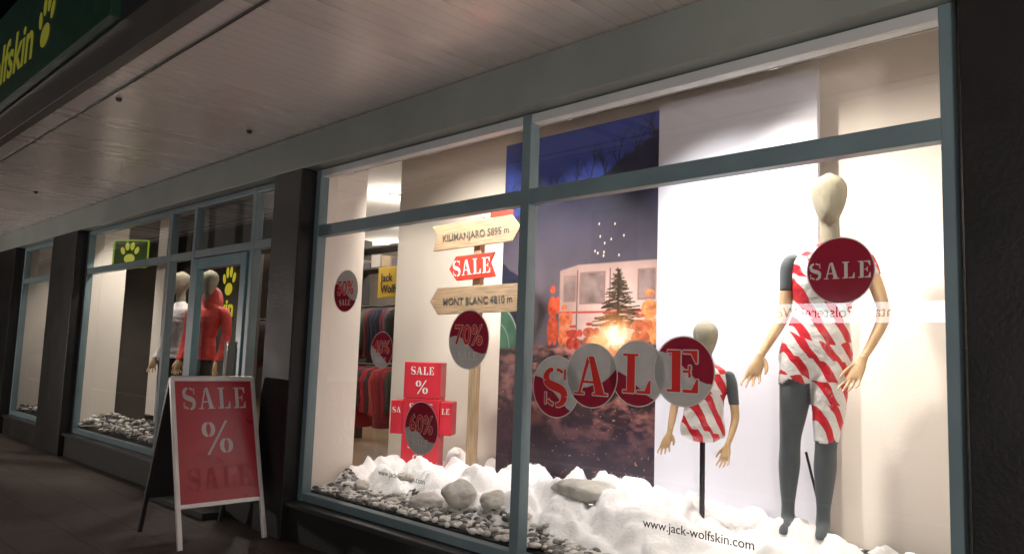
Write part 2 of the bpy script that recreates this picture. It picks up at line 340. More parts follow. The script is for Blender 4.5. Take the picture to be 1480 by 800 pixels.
# ------------------------------------------------------------ poster
def vn(x,y,f,seed):
    r=np.random.RandomState(seed); G=r.rand(64,64)
    X=x*f;Y=y*f;xi=np.floor(X).astype(int);yi=np.floor(Y).astype(int);fx=X-xi;fy=Y-yi
    fx=fx*fx*(3-2*fx);fy=fy*fy*(3-2*fy);g=lambda a,b:G[a%64,b%64]
    return (g(xi,yi)*(1-fx)+g(xi+1,yi)*fx)*(1-fy)+(g(xi,yi+1)*(1-fx)+g(xi+1,yi+1)*fx)*fy
def fbm(x,y,f,seed,o=5):
    s=0;a=.5;t=0
    for i in range(o): s=s+a*vn(x,y,f*2**i,seed+i);t+=a;a*=.5
    return s/t
def poster():
    x0,x1,z0,z1=-4.52,-2.985,.36,3.14; W,H=360,620
    xs=np.linspace(x0,x1,W);zs=np.linspace(z0,z1,H);X,Z=np.meshgrid(xs,zs)
    x=X+5;z=Z
    C=np.zeros((H,W,3))
    def put(mask,col):
        mk=np.clip(mask,0,1)[...,None]; C[:]=C*(1-mk)+np.array(col)*mk if not isinstance(col,np.ndarray) else C*(1-mk)+col*mk
    def soft(v,w=.01): return np.clip(.5+v/w,0,1)
    g=np.clip((z-2.2)/.9,0,1)[...,None]
    C[:]=np.array((.035,.055,.20))*(1-g)+np.array((.035,.065,.34))*g
    ridge=2.56+.42*np.clip((x-1.15)/.85,0,1)**1.2-.25*np.clip((.9-x)/.9,0,1)+.05*fbm(x,z*0+3,9,3)
    sl=np.clip((z-1.9)/.8,0,1)[...,None]; slate=np.array((.085,.07,.085))*(1-sl)+np.array((.018,.021,.05))*sl
    slate=slate*(.75+.5*fbm(x,z,6,8)[...,None])
    r=random.Random(3)
    def seg(ax,az,bx,bz,wd,col):
        dx=bx-ax;dz=bz-az;L=dx*dx+dz*dz+1e-9;t=np.clip(((x-ax)*dx+(z-az)*dz)/L,0,1)
        d=np.hypot(x-ax-t*dx,z-az-t*dz); put(np.clip((wd-d)/.003+.5,0,1),col)
    def br(ax,az,an,l,d):
        bx=ax+math.cos(an)*l;bz=az+math.sin(an)*l; seg(ax,az,bx,bz,.0012+.0017*d,(.015,.02,.06))
        if d>0:
            for _ in range(3): br(ax+(bx-ax)*r.uniform(.4,1),az+(bz-az)*r.uniform(.4,1),an+r.uniform(-.75,.75),l*.66,d-1)
    for bx in (.85,1.05,1.2,1.36,1.52,1.66,1.8,1.95,.5): br(bx,2.50+.32*max(0,bx-1.1),1.5+r.uniform(-.25,.25),.2,3)
    put(soft(ridge-z,.02),slate)
    put(soft((1.95+.5*np.clip(.75-x,0,1)+.06*fbm(x,z*0,7,5))-z,.02)*(x<.85),(.014,.016,.035))
    glow=np.exp(-((x-1.7)**2+(z-1.6)**2)/.22)
    vc=np.array((.62,.42,.37))*(.35+.85*glow[...,None])*(.85+.3*fbm(x,z,12,11)[...,None])
    put(soft(z-1.5)*soft(2.07-.05*np.clip(1.3-x,0,1)*4-z)*soft(x-1.12),vc)
    for a,b,c,d in ((1.17,1.27,1.8,1.98),(1.33,1.55,1.78,2.0),(1.86,1.99,1.8,2.0)):
        put(soft(x-a+.012)*soft(b+.012-x)*soft(z-c+.012)*soft(d+.012-z),(.25,.14,.12)); put(soft(x-a)*soft(b-x)*soft(z-c)*soft(d-z),np.array((.34,.24,.22))*(.2+1.1*fbm(x,z,9,51)[...,None]))
    put(soft(x-1.29)*soft(1.30-x,.006)*soft(z-1.5)*soft(2.03-z),(.1,.05,.05)); put(soft(x-1.6)*soft(1.61-x,.006)*soft(z-1.5)*soft(2.03-z),(.1,.05,.05))
    put(soft(z-1.70,.006)*soft(1.715-z,.006)*soft(x-1.12),(.45,.06,.04))
    for k in range(190):
        zz=1.60+.42*(k/190); wd=(2.05-zz)*.52*r.uniform(.4,1.15); s=r.choice((-1,1)); seg(1.68,zz,1.68+s*wd,zz+r.uniform(-.035,.02),.0042,(.035,.03,.02) if k%3 else (.11,.06,.03))
    put(soft(.010-np.abs(x-1.68))*(z<2.02)*(z>1.5),(.04,.025,.015))
    gn=fbm(x,z*1.6,7,21,6); g2=fbm(x,z*2.2,16,61,4); gl=np.exp(-((x-1.65)**2*.8+(z-1.45)**2*1.3)/.5)
    rock=np.clip((gn*.6+g2*.4-.42)*4.5,0,1)[...,None]
    gc=np.array((.03,.016,.020))+(np.array((.36,.13,.09))*gl[...,None]+np.array((.16,.075,.07)))*rock*np.clip((z-.45)/.7,.2,1)[...,None]
    put(soft(1.44+.03*fbm(x,z*0,10,9)-z,.015),gc)
    put(soft(.8-z+.15*fbm(x,z,6,31),.2)*.45,(.02,.018,.045))
    put(((vn(x,z,55,77)>.93)&(z<1.35)).astype(float)*.8,(.45,.2,.12))
    def person(cx,b,h,w,col,lean=0):
        for (a,bb,rx,rz) in ((0,.9,.045,.06),(.0,.62,.075,.17),(-.03,.25,.05,.22),(.05,.25,.05,.22),(.09,.65,.035,.14)):
            ex=cx+a*w*8*.12+lean*bb*h; ez=b+bb*h
            put(soft(1-((x-ex)/(rx*w))**2-((z-ez)/(rz*h))**2,.3),np.array(col)*(.15+1.5*fbm(x,z,34,int(cx*90))[...,None]))
    person(1.05,1.44,.50,.62,(.50,.07,.03)); person(1.17,1.44,.34,.7,(.7,.17,.07)); person(1.26,1.42,.2,.8,(.5,.06,.04))
    person(1.95,1.46,.42,.9,(.75,.25,.09)); person(1.87,1.45,.25,.9,(.5,.13,.06)); person(1.42,1.42,.22,.8,(.42,.08,.05))
    fn=fbm(x,z,24,41,5)
    fire=np.exp(-((x-1.66)**2/.014+(z-1.52)**2/.012))*1.6*(fn+.25); put(np.clip(fire*1.3,0,1),(1.0,.40,.12)); put(np.clip(fire*1.7-.7,0,1),(1,.9,.65))
    fire=np.exp(-((x-1.5)**2/.006+(z-1.47)**2/.004))*1.3*(fn+.2); put(np.clip(fire*1.2,0,1),(1.0,.5,.2))
    for _ in range(11):
        sx=1.5+r.gauss(0,.12);sz=2.12+abs(r.gauss(0,.14)); put(np.clip((.007-np.hypot(x-sx,(z-sz)*.6))/.003,0,1),(1,.8,.6))
    d=np.hypot((x-.42)/.28,(z-1.42)/.36); put(soft(1-d,.05)*(z>1.42),np.array((.05,.14,.09))*(.6+.8*fbm(x,z,10,6)[...,None])); put(soft(.02-np.abs(d-.98),.02)*(z>1.42),(.35,.45,.4))
    put(soft(.015-np.abs(d-.6),.02)*(z>1.42),(.25,.33,.3))
    V=np.stack([X.ravel(),np.full(X.size,1.448),Z.ravel()],1)
    i=np.arange((H-1)*W).reshape(H-1,W)[:,:-1].ravel(); Fq=np.stack([i,i+1,i+W+1,i+W],1)
    P=grp("wall_poster")
    o=meshobj("poster_print",V.tolist(),Fq.tolist(),ATT("poster_print_mat",.35),P)
    a=o.data.color_attributes.new('Col','FLOAT_COLOR','POINT'); c4=np.ones((X.size,4),dtype=np.float32); c4[:,:3]=np.clip(C.reshape(-1,3),0,1); a.data.foreach_set('color',c4.ravel())
    box("poster_backing",x0-.005,x1,1.452,1.475,z0,z1,whitep,P,0)
poster()
DP=grp("display_panel"); box("panel_board",-2.978,-1.85,1.43,1.47,.33,3.17,panelm,DP,.003)
# ------------------------------------------------------------ cotton snow
def puff(x,y,f,s): return min(1,abs(noise.noise(Vector((x*f,y*f*1.15,s))))*2.2)
def sh(x,y,fine=True):
    t=max(0,min(1,(y-.10)/.5)); t=t*t*(3-2*t)
    base=.325+t*(.135+.05*math.sin(x*2.1+1.2))
    q=max(0,min(1,(x+3.5)/.6)); base-=.045*t*q
    if x<-2.3: base-= .09*max(0,1-max(0,(y-.08))/.28)*min(1,(-2.3-x)/.3)
    if x>-2.1 : base+=.05*max(0,1-abs(y-.22)/.3)*min(1,x+2.1)
    base-=.10*max(0,min(1,(y-1.0)/.35))
    base+=.06*math.exp(-((x+1.68)**2+(y-.90)**2)/.05)
    wx=x+.07*noise.noise(Vector((x*4,y*4,1)));wy=y+.07*noise.noise(Vector((x*4,y*4,7)))
    h=base+puff(wx,wy,2.3,3.1)*(.13-.04*q)*(.3+t)+puff(wx,wy,5.2,8.2)*.05*(.35+t)-.035
    if fine: h+=puff(wx,wy,12,4.4)*.018*(.4+t)+.006*noise.noise(Vector((x*28,y*28,5)))+.003*noise.noise(Vector((x*60,y*60,5)))
    return h
V=[];Fc=[];nx,ny=520,170
for j in range(ny):
    for i in range(nx):
        x=-5.03+4.38*i/(nx-1);y=.05+1.54*j/(ny-1); V.append((x+.02*noise.noise(Vector((x*14,y*14,0))),y+.015*noise.noise(Vector((x*14,y*14,6))),sh(x,y)))
for j in range(ny-1):
    for i in range(nx-1): a=j*nx+i; Fc.append((a,a+1,a+nx+1,a+nx))
snowm=M("cotton_snow_mat",(.9,.89,.89),.95,0,.02,10,.3,60,spec=.05,sss=.8)
fibm=M("cotton_fibre_mat",(.9,.89,.89),.95,0,.02,10,spec=.05)
SN=grp("cotton_snow")
ws=meshobj("wadding",V,Fc,snowm,SN,True); sm=ws.modifiers.new('s','SMOOTH'); sm.factor=.5; sm.iterations=3
V=[];Fc=[]
for k in range(42000):
    x=random.uniform(-5.0,-.68);y=.06+1.5*random.random()**1.2; 
    if sh(x,y,False)<.35: continue
    z=sh(x,y)-.004; L=random.uniform(.012,.035); a=random.random()*6.28; e=random.uniform(-.1,.7); wv=.0006
    d=Vector((math.cos(a)*math.cos(e),math.sin(a)*math.cos(e),math.sin(e))); s=d.cross(Vector((0,0,1))).normalized()*wv
    p=Vector((x,y,z)); q=p+d*L*.5+Vector((0,0,L*.12)); r_=p+d*L; i0=len(V); V+= [p-s,p+s,q+s,q-s,r_]; Fc+=[(i0,i0+1,i0+2,i0+3),(i0+3,i0+2,i0+4)]
meshobj("fibres",V,Fc,fibm,SN)
# ------------------------------------------------------------ pebbles
def ico(sub):
    bm=bmesh.new(); bmesh.ops.create_icosphere(bm,subdivisions=sub,radius=1); v=np.array([q.co[:] for q in bm.verts]); f=np.array([[q.index for q in p.verts] for p in bm.faces]); bm.free(); return v,f
def stones(name,items,mat,sub=2):
    bv,bf=ico(sub); Vs=[];Fs=[];Cs=[]
    for k,(x,y,z,r,c) in enumerate(items):
        a=rng.rand()*6.28; s=np.array([1+.5*rng.rand(),.8+.3*rng.rand(),.5+.25*rng.rand()])*r
        v=bv.copy(); d=rng.randn(3,3)*.5; v=v*(1+.10*np.sin(v@d.T*2).sum(1,keepdims=True)); v=v*s
        R2=np.array([[math.cos(a),-math.sin(a),0],[math.sin(a),math.cos(a),0],[0,0,1]]); tl=rng.uniform(-.4,.4)
        R3=np.array([[1,0,0],[0,math.cos(tl),-math.sin(tl)],[0,math.sin(tl),math.cos(tl)]])
        v=v@(R2@R3).T+np.array([x,y,z]); Vs.append(v);Fs.append(bf+k*len(bv));Cs.append(np.tile([*c,1],(len(bv),1)))
    V=np.concatenate(Vs);Fq=np.concatenate(Fs);C=np.concatenate(Cs).astype(np.float32)
    o=meshobj(name,V.tolist(),Fq.tolist(),mat,None,True); a=o.data.color_attributes.new('Col','FLOAT_COLOR','POINT'); a.data.foreach_set('color',C.ravel()); return o
pebm=ATT("pebble_mat",.6,.25,50)
def pc():
    g=random.choice([.06,.12,.24,.38,.55,.64,.7]); return (g,g*.97,g*.92)
it=[]
for _ in range(1500):
    x=random.uniform(-5.0,-1.7); wd=.28 if x<-3 else max(.06,.28*(1-(x+3)/1.4)); y=.06+wd*random.random()
    it.append((x,y,max(.348,sh(x,y,False)-.006)+random.uniform(-.004,.012),random.uniform(.013,.028),pc()))
stones("pebbles",it,pebm,2)
it=[]
for _ in range(800):
    x=random.uniform(-10.25,-7.8);y=.06+.7*random.random()**1.3; it.append((x,y,.345+.13*max(0,1-abs(y-.3)/.35)*random.random()+.05*math.sin(x*3)**2,random.uniform(.02,.038),pc()))
for _ in range(250):
    x=random.uniform(-13,-11.4);y=.06+.4*random.random(); it.append((x,y,.36+.05*random.random(),random.uniform(.02,.035),pc()))
stones("pebbles",it,pebm,1)
def rock(name,x,y,r,sq=.65,wx=1.3,rz=None):
    bm=bmesh.new(); bmesh.ops.create_icosphere(bm,subdivisions=4,radius=r)
    for v in bm.verts:
        n=noise.fractal(v.co*(1.3/r)*.6+Vector((x*7,y*5,1)),1,2,4); v.co*=1+.28*n; v.co.z*=sq
        v.co.x*=wx
    me=bpy.data.meshes.new(name); bm.to_mesh(me); bm.free(); me.materials.append(rockm)
    for p in me.polygons:p.use_smooth=True
    o=bpy.data.objects.new(name,me); link(o); o.location=(x,y,sh(x,y,False)+r*sq*.45); o.rotation_euler=(0,0,random.random()*3 if rz is None else rz)
for a in ((-3.74,.34,.11,.75,1.1),(-3.44,.38,.10,.6),(-3.98,.30,.09),(-2.93,.60,.13,.5,1.5,.3),(-4.75,.3,.06),(-3.15,.3,.05),(-4.5,.5,.06),(-4.25,.22,.05)): rock("rock",*a)
# ------------------------------------------------------------ mannequins
def loft(V,Fc,rings,n=18):
    i0=len(V)
    a=rings[0];b=rings[-1]
    full=[(a[0],a[1],a[2]-(b[2]-a[2])/abs(b[2]-a[2]+1e-9)*min(a[3],a[4])*.4,a[3]*.5,a[4]*.5)+tuple(a[5:])]+list(rings)+[(b[0],b[1],b[2]+(b[2]-a[2])/abs(b[2]-a[2]+1e-9)*min(b[3],b[4])*.4,b[3]*.5,b[4]*.5)+tuple(b[5:])]
    for r in full:
        cx,cy,cz,rx,ry=r[:5]; an=r[5] if len(r)>5 else 0
        for i in range(n):
            t=2*math.pi*i/n;u=rx*math.cos(t);v=ry*math.sin(t); V.append((cx+u*math.cos(an)-v*math.sin(an),cy+u*math.sin(an)+v*math.cos(an),cz))
    m_=len(full); up=full[-1][2]>full[0][2]
    for k in range(m_-1):
        for i in range(n):
            j=(i+1)%n; q=(i0+k*n+i,i0+k*n+j,i0+(k+1)*n+j,i0+(k+1)*n+i); Fc.append(q if up else q[::-1])
    bt=tuple(i0+i for i in range(n)); tp=tuple(i0+(m_-1)*n+i for i in range(n))
    Fc.append(bt[::-1] if up else bt); Fc.append(tp if up else tp[::-1])
def interp(rings,st=3):
    out=[]
    R_=[tuple(r)+(0,)*(6-len(r)) for r in rings]
    for k in range(len(R_)-1):
        p0=R_[max(0,k-1)];p1=R_[k];p2=R_[k+1];p3=R_[min(len(R_)-1,k+2)]
        for s in range(st):
            t=s/st; out.append(tuple(.5*((2*b)+(-a+c)*t+(2*a-5*b+4*c-d)*t*t+(-a+3*b-3*c+d)*t**3) for a,b,c,d in zip(p0,p1,p2,p3)))
    out.append(R_[-1]); return out
def organic(name,parts,mat,parent,vox=.008,sm=4):
    V=[];Fc=[]
    for p in parts: loft(V,Fc,interp(p))
    o=meshobj(name,V,Fc,mat,parent)
    r=o.modifiers.new('r','REMESH'); r.mode='VOXEL'; r.voxel_size=vox
    s=o.modifiers.new('s','SMOOTH'); s.iterations=sm; s.factor=.5
    evalobj(o); o.data.polygons.foreach_set('use_smooth',[True]*len(o.data.polygons)); return o
def hand(name,wx,wy,wz,dx,dy,ang,side,parent,k=1.0,mat=None):
    ca,sa=math.cos(ang),math.sin(ang)
    P=[]
    def pt(u,v,d): return (wx+dx*d+u*ca-v*sa, wy+dy*d+u*sa+v*ca, wz-d)
    def r(u,v,d,a,b): return pt(u*k,v*k,d*k)+(a*k,b*k,ang)
    P.append([r(0,0,-.02,.024,.02),r(0,0,.01,.026,.019),r(0,-.003,.045,.037,.017),r(0,-.006,.08,.041,.015),r(0,-.008,.095,.038,.012)])
    for i,(u,l) in enumerate(((-.032,.072),(-.011,.082),(.011,.077),(.032,.060))):
        sp=u*1.3
        P.append([r(u,-.006,.082,.0095,.0095),r(u*1.1,-.012,.082+l*.4,.009,.009),r(sp*1.08,-.024,.082+l*.75,.0082,.0082),r(sp,-.036,.082+l,.006,.006)])
    s=side
    P.append([r(s*.022,-.004,.012,.013,.013),r(s*.044,-.012,.04,.012,.012),r(s*.056,-.022,.068,.0105,.0105),r(s*.058,-.030,.092,.007,.007)])
    return organic(name,P,mat or mwood,parent,.0042*max(k,.8),2)
HEAD=lambda x,y,zt,k:[(x,y-.018*k,zt-.27*k,.026*k,.03*k),(x,y-.016*k,zt-.25*k,.044*k,.055*k),(x,y-.010*k,zt-.21*k,.064*k,.082*k),(x,y,zt-.16*k,.081*k,.099*k),(x,y+.004*k,zt-.10*k,.092*k,.107*k),(x,y+.006*k,zt-.055*k,.087*k,.1*k),(x,y+.008*k,zt-.02*k,.062*k,.072*k),(x,y+.008*k,zt-.004*k,.03*k,.035*k)]
def adult(loc,rz,style):
    G=grp("mannequin",loc,rz)
    organic("head",[HEAD(.0,0,1.865,1),[(0,.02,1.42,.06,.06),(0,.018,1.5,.052,.055),(0,.012,1.58,.05,.054),(0,.005,1.66,.05,.055)]],linen,G,.008,4)
    torso=[(0,.02,1.49,.062,.05),(0,.02,1.455,.12,.07),(-.003,.02,1.41,.18,.095),(-.01,.01,1.34,.178,.112),(-.02,.005,1.27,.165,.115),(-.035,.01,1.19,.148,.104),(-.05,.012,1.11,.138,.097),(-.065,.01,1.02,.16,.108),(-.075,.015,.94,.178,.118),(-.08,.015,.88,.178,.115),(-.08,.01,.82,.16,.1)]
    legL=[(-.155,.01,.9,.09,.1),(-.17,.005,.78,.088,.094),(-.185,0,.62,.074,.08),(-.2,-.005,.49,.057,.062),(-.205,0,.42,.054,.058),(-.21,.012,.33,.056,.062),(-.215,.012,.22,.045,.05),(-.217,.01,.12,.034,.038),(-.218,.005,.04,.038,.045)]
    legR=[(.0,.01,.9,.09,.1),(-.003,.0,.78,.09,.095),(-.01,-.01,.62,.076,.082),(-.02,-.02,.49,.058,.063),(-.025,-.015,.42,.055,.058),(-.03,-.004,.33,.057,.062),(-.035,-.0,.22,.046,.05),(-.04,-.0,.12,.035,.038),(-.042,-.005,.04,.038,.045)]
    fL=[(-.218,-.04,.0,.04,.11),(-.218,-.035,.03,.036,.09),(-.218,-.01,.06,.034,.05)];fR=[(-.042,-.05,.0,.04,.11),(-.042,-.045,.03,.036,.09),(-.042,-.02,.06,.034,.05)]
    if style=='tape': mats=[tape,darkfab]
    elif style=='white': mats=[M("shirt_white",(.65,.63,.62),.8,0,.08,8,.4,30),M("trousers_dark",(.04,.035,.035),.8,0,.1,8,.3,30)]
    else: mats=[M("jacket_red",(.62,.06,.05),.5,0,.12,8,.5,22),M("trousers_dark",(.04,.035,.035),.8,0,.1,8,.3,30)]
    b=organic("body",[torso,legL,legR,fL,fR],mats,G,.0085,5)
    me=b.data; nv=len(me.vertices); push=np.zeros(nv)
    for p in me.polygons:
        c=p.center; 
        if style=='tape':
            wob=.01*math.sin(c.x*60)+.008*math.sin(c.y*45)
            cov = c.z>.80+wob or (c.x>-.10 and c.z>.47+wob)
            if c.x<-.085 and c.z>.765+wob: cov=True
        else: cov=c.z>.86
        p.material_index=0 if cov else 1
        if cov:
            for v in p.vertices: push[v]=1
    am=.007 if style=='tape' else .02
    nrm=[v.normal.copy() for v in me.vertices]
    for i,v in enumerate(me.vertices):
        if push[i]:
            q=noise.noise(v.co*14)*.35+noise.noise(Vector((v.co.x*6,v.co.y*6,v.co.z*22)))*.4
            v.co+=nrm[i]*am*(1+q)
    if style=='tape':
        A1=[(-.19,.02,1.425,.045,.05),(-.205,.02,1.38,.052,.055),(-.215,.02,1.3,.045,.049),(-.22,.02,1.25,.041,.045)]
        A2=[(-.22,.02,1.25,.038,.041),(-.228,.02,1.18,.036,.038),(-.235,.015,1.12,.034,.036),(-.26,-.0,1.06,.033,.035),(-.30,-.03,.98,.028,.03),(-.335,-.06,.91,.023,.025)]
        B1=[(.17,.02,1.425,.045,.05),(.185,.02,1.38,.05,.055),(.2,.02,1.33,.046,.05)]
        B2=[(.2,.02,1.33,.042,.045),(.225,.02,1.26,.039,.042),(.25,.02,1.17,.034,.037),(.255,.015,1.12,.034,.036),(.24,-.0,1.06,.033,.035),(.205,-.03,.98,.028,.03),(.17,-.06,.91,.023,.025)]
        organic("shoulder_cap",[A1],darkfab,G,.007,3);organic("arm",[A2],mwood,G,.006,3);organic("shoulder_cap",[B1],tape,G,.007,3);organic("arm",[B2],mwood,G,.006,3)
        hand("hand",-.345,-.07,.89,-.35,-.25,.35,1,G);hand("hand",.16,-.07,.89,-.4,-.2,-.35,-1,G)
        cyl("support_rod",(-.05,.13,.0),(-.13,.04,.40),.007,.007,black,G)
    else:
        am=mats[0]
        organic("arm",[[(-.19,.02,1.43,.055,.06),(-.225,.02,1.36,.06,.065),(-.25,.02,1.15,.052,.055),(-.25,-.03,.98,.045,.045),(-.24,-.1,.86,.036,.038)]],am,G,.009,3)
        organic("arm",[[(.19,.02,1.43,.055,.06),(.225,.02,1.36,.06,.065),(.25,.02,1.15,.052,.055),(.25,-.03,.98,.045,.045),(.24,-.1,.86,.036,.038)]],am,G,.009,3)
        hand("hand",-.235,-.11,.85,0,-.3,1.4,1,G);hand("hand",.235,-.11,.85,0,-.3,1.7,-1,G)
        if style=='red': organic("hood",[[(0,.05,1.42,.12,.1),(0,.07,1.5,.13,.11),(0,.08,1.6,.11,.1),(0,.09,1.66,.07,.06)]],am,G,.01,4)
    return G
adult((-1.62,1.02,.50),rad(15),'tape').scale=(1,1,1.015)
adult((-9.0,.62,.34),rad(10),'white')
adult((-8.47,.72,.34),rad(30),'red')
def child(loc,rz):
    G=grp("mannequin",loc,rz)
    organic("head",[HEAD(0,0,1.06,.76),[(0,.01,.79,.05,.045),(0,.01,.84,.036,.038),(0,.005,.9,.036,.04)]],linen,G,.007,4)
    t=organic("torso",[[(0,.01,.81,.06,.045),(0,.01,.79,.105,.06),(0,.01,.76,.125,.07),(0,.0,.68,.118,.078),(-.005,.0,.6,.105,.076),(-.01,.0,.53,.108,.078),(-.012,.0,.46,.122,.085),(-.012,.0,.42,.118,.08)]],[tape,linen],G,.007,4)
    for v in t.data.vertices: v.co+=v.normal*.006*(1+noise.noise(v.co*20))
    organic("shoulder_cap",[[(-.125,.01,.77,.032,.036),(-.14,.01,.72,.036,.038),(-.15,.01,.66,.03,.032)],[(.125,.01,.77,.032,.036),(.14,.01,.72,.036,.038),(.152,.01,.64,.031,.033),(.158,.01,.6,.029,.031)]],darkfab,G,.006,3)
    organic("arm",[[(-.15,.01,.67,.027,.029),(-.165,.0,.60,.025,.027),(-.172,-.01,.56,.024,.026),(-.178,-.04,.49,.021,.022),(-.182,-.06,.44,.016,.018)]],mwood,G,.005,2)
    organic("arm",[[(.157,.01,.61,.026,.028),(.165,.0,.55,.024,.026),(.165,-.02,.50,.022,.023),(.15,-.05,.43,.018,.019),(.137,-.065,.39,.016,.018)]],mwood,G,.005,2)
    hand("hand",-.186,-.065,.425,-.3,-.3,.5,1,G,.72);hand("hand",.135,-.07,.38,-.15,-.2,-.3,-1,G,.72)
    cyl("stand_pole",(-.012,0,-.19),(-.012,0,.43),.015,.015,black,G); cyl("stand_base",(-.012,0,-.195),(-.012,0,-.185),.13,.13,black,G)
    return G
child((-2.26,.85,.535),rad(20))
# ------------------------------------------------------------ signpost
SP=grp("signpost",(-4.28,.95,0),rad(14))
box("post",-.035,.035,-.03,.03,.34,2.42,woodv,SP,.006)
def arrow(name,cx,cz,w,h,dirn,mat,tilt,y,words,tmat,ts):
    pts=[(-w/2,-h/2),(w/2-h*.35,-h/2),(w/2,0),(w/2-h*.35,h/2),(-w/2,h/2),(-w/2+h*.22,0.02)]
    if dirn<0: pts=[(-a,b) for a,b in pts][::-1]
    e=bpy.data.objects.new(name,None); link(e,SP); e.location=(cx,y,cz); e.rotation_euler=(0,-tilt,0)
    n=len(pts);V=[(a,0,b) for a,b in pts]+[(a,.02,b) for a,b in pts]
    Fc=[tuple(range(n)),tuple(range(2*n-1,n-1,-1))]+[((i+1)%n,i,n+i,n+(i+1)%n) for i in range(n)]
    o=meshobj("arrow_board",V,Fc,mat,e); b=o.modifiers.new('b','BEVEL');b.width=.003;b.segments=2
    if words=="SALE": word("arrow_text","SALE",.0,0,ts,-.003,tmat,e,sx=.75)
    else: text("arrow_text",words,(0.0,-.003,-.01),ts,tmat,e,bold=.0008,sx=.82)
gtx=M("sign_text_grey",(.09,.08,.07),.6)
arrow("arm",-.01,2.29,.80,.20,1,woodp,rad(4),-.055,"KILIMANJARO 5895 m",gtx,.078)
arrow("arm",-.03,2.03,.42,.19,-1,M("red_orange_board",(.7,.05,.03),.4),rad(4),-.055,"SALE",whitep,.12)
arrow("arm",.03,1.78,.88,.21,-1,woodp,rad(2),-.055,"MONT BLANC 4810 m",gtx,.078)
box("red_tag",.1,.3,-.02,0,2.39,2.46,MC["red_orange_board"],SP)
# ------------------------------------------------------------ SALE box display
SB=grp("sale_poster_display",(-4.86,.95,.33),rad(36))
for i in range(3): box("printed_box",-.15,.15,-.1,.1,.09+.29*i,.09+.29*i+.288,redp,SB,.006)
for s in (-1,1): box("printed_box",.152 if s>0 else -.25,.25 if s>0 else -.152,-.09,.09,.385,.65,redp,SB,.006)
for i in range(3):
    word("print","SALE",0,.09+.29*i+.22,.062,-.103,whitep,SB,sx=.8); word("print","%",0,.09+.29*i+.09,.11,-.103,whitep,SB)
for s in (-1,1): word("print","SA" if s<0 else "LE",s*.2,.385+.19,.045,-.094,whitep,SB,sx=.8)
# ------------------------------------------------------------ window stickers
SC=0
def sticker(x,z,r,kind,txt,off=0,flip=False,slope=0,full=False):
    global SC
    SC+=1
    e=grp("sale_sticker",(x,.011+.008*(SC%2),z))
    n=64; V=[(r*math.cos(2*math.pi*i/n),0,r*math.sin(2*math.pi*i/n)) for i in range(n)]
    meshobj("disc",V,[tuple(range(n))],sticker_mat("sticker_print",off,flip,slope,full),e)
    V=[];Fc=[]
    for i in range(n):
        t=2*math.pi*i/n
        for q in (r*.985,r*1.02): V.append((q*math.cos(t),-.0005,q*math.sin(t)))
    for i in range(n): j=(i+1)%n; Fc.append((2*i,2*i+1,2*j+1,2*j))
    meshobj("rim",V,Fc,v_white,e)
    if kind=='letter': word("letter",txt,0,0,r*1.2,-.005,v_red,e,sx=1.1,outline=.028,omat=v_white)
    elif kind=='word': word("letters","SALE",0,0,r*.5,-.004,v_white,e,sx=.92,gap=.2)
    else:
        text("numerals",txt,(0,-.003,r*.12),r*.95,v_white,e,bold=.005,sx=.9,ext=.0003); text("numerals_fill",txt,(0,-.0045,r*.12),r*.95,v_red,e,bold=.0015,sx=.9,ext=.0003)
        word("letters","SALE",0,-r*.55,r*.28,-.004,v_white,e,sx=.9)
sticker(-4.666,1.782,.148,'num','50%',.0,False,.3);sticker(-4.19,1.372,.12,'num','40%',-.03,True,.3)
sticker(-3.35,1.449,.172,'num','70%',-.02,True,.2);sticker(-3.742,.898,.16,'num','60%',-.03,True,.1)
sticker(-2.659,1.209,.160,'letter','S',-.03,False,.5);sticker(-2.417,1.277,.160,'letter','A',-.04,False,-.7)
sticker(-2.144,1.298,.156,'letter','L',-.05,False,.3);sticker(-1.887,1.318,.158,'letter','E',.03,True,.35)
sticker(-1.182,1.744,.132,'word','SALE',full=True)
text("window_lettering","www.jack-wolfskin.com",(-1.815,.01,.612),.058,blk_txt,None)
text("window_lettering","www.jack-wolfskin.com",(-3.92,.01,.58),.05,M("grey_vinyl",(.3,.3,.3),.6),None)
# ------------------------------------------------------------ sandwich board
A=grp("sandwich_board",(-5.5,-.525,1.13),rad(90))
def leaf(name,al,front):
    e=bpy.data.objects.new(name,None); link(e,A); e.rotation_euler=(al,0,0)
    W=.315; T=1.17
    fm=alu if front else black
    box("leg",-W,-W+.03,-.015,.015,-T,0,fm,e,.004);box("leg",W-.03,W,-.015,.015,-T,0,fm,e,.004)
    box("rail",-W+.03,W-.03,-.014,.014,-.03,0,fm,e,.003);box("rail",-W+.03,W-.03,-.014,.014,-.91,-.88,fm,e,.003)
    box("panel",-W+.031,W-.031,-.006,.008,-.879,-.031,M("poster_red_board",(.34,.02,.035),.3,0,.15,4) if front else black,e,.001)
    if front:
        wb=M("board_white_print",(.45,.42,.41),.45)
        word("print","SALE",0,-.155,.155,-.0085,wb,e,sx=.76,gap=.2); word("print","%",0,-.44,.24,-.0085,wb,e)
        v=M("print_faded",(.27,.018,.03),.5); word("print","SALE",0,-.72,.15,-.0085,v,e,sx=.76,gap=.2)
leaf("front_leaf",rad(-17.5),True);leaf("back_leaf",rad(17.5),False)
cyl("hinge",(-.3,0,.0),(.3,0,.0),.012,.012,alu,A)
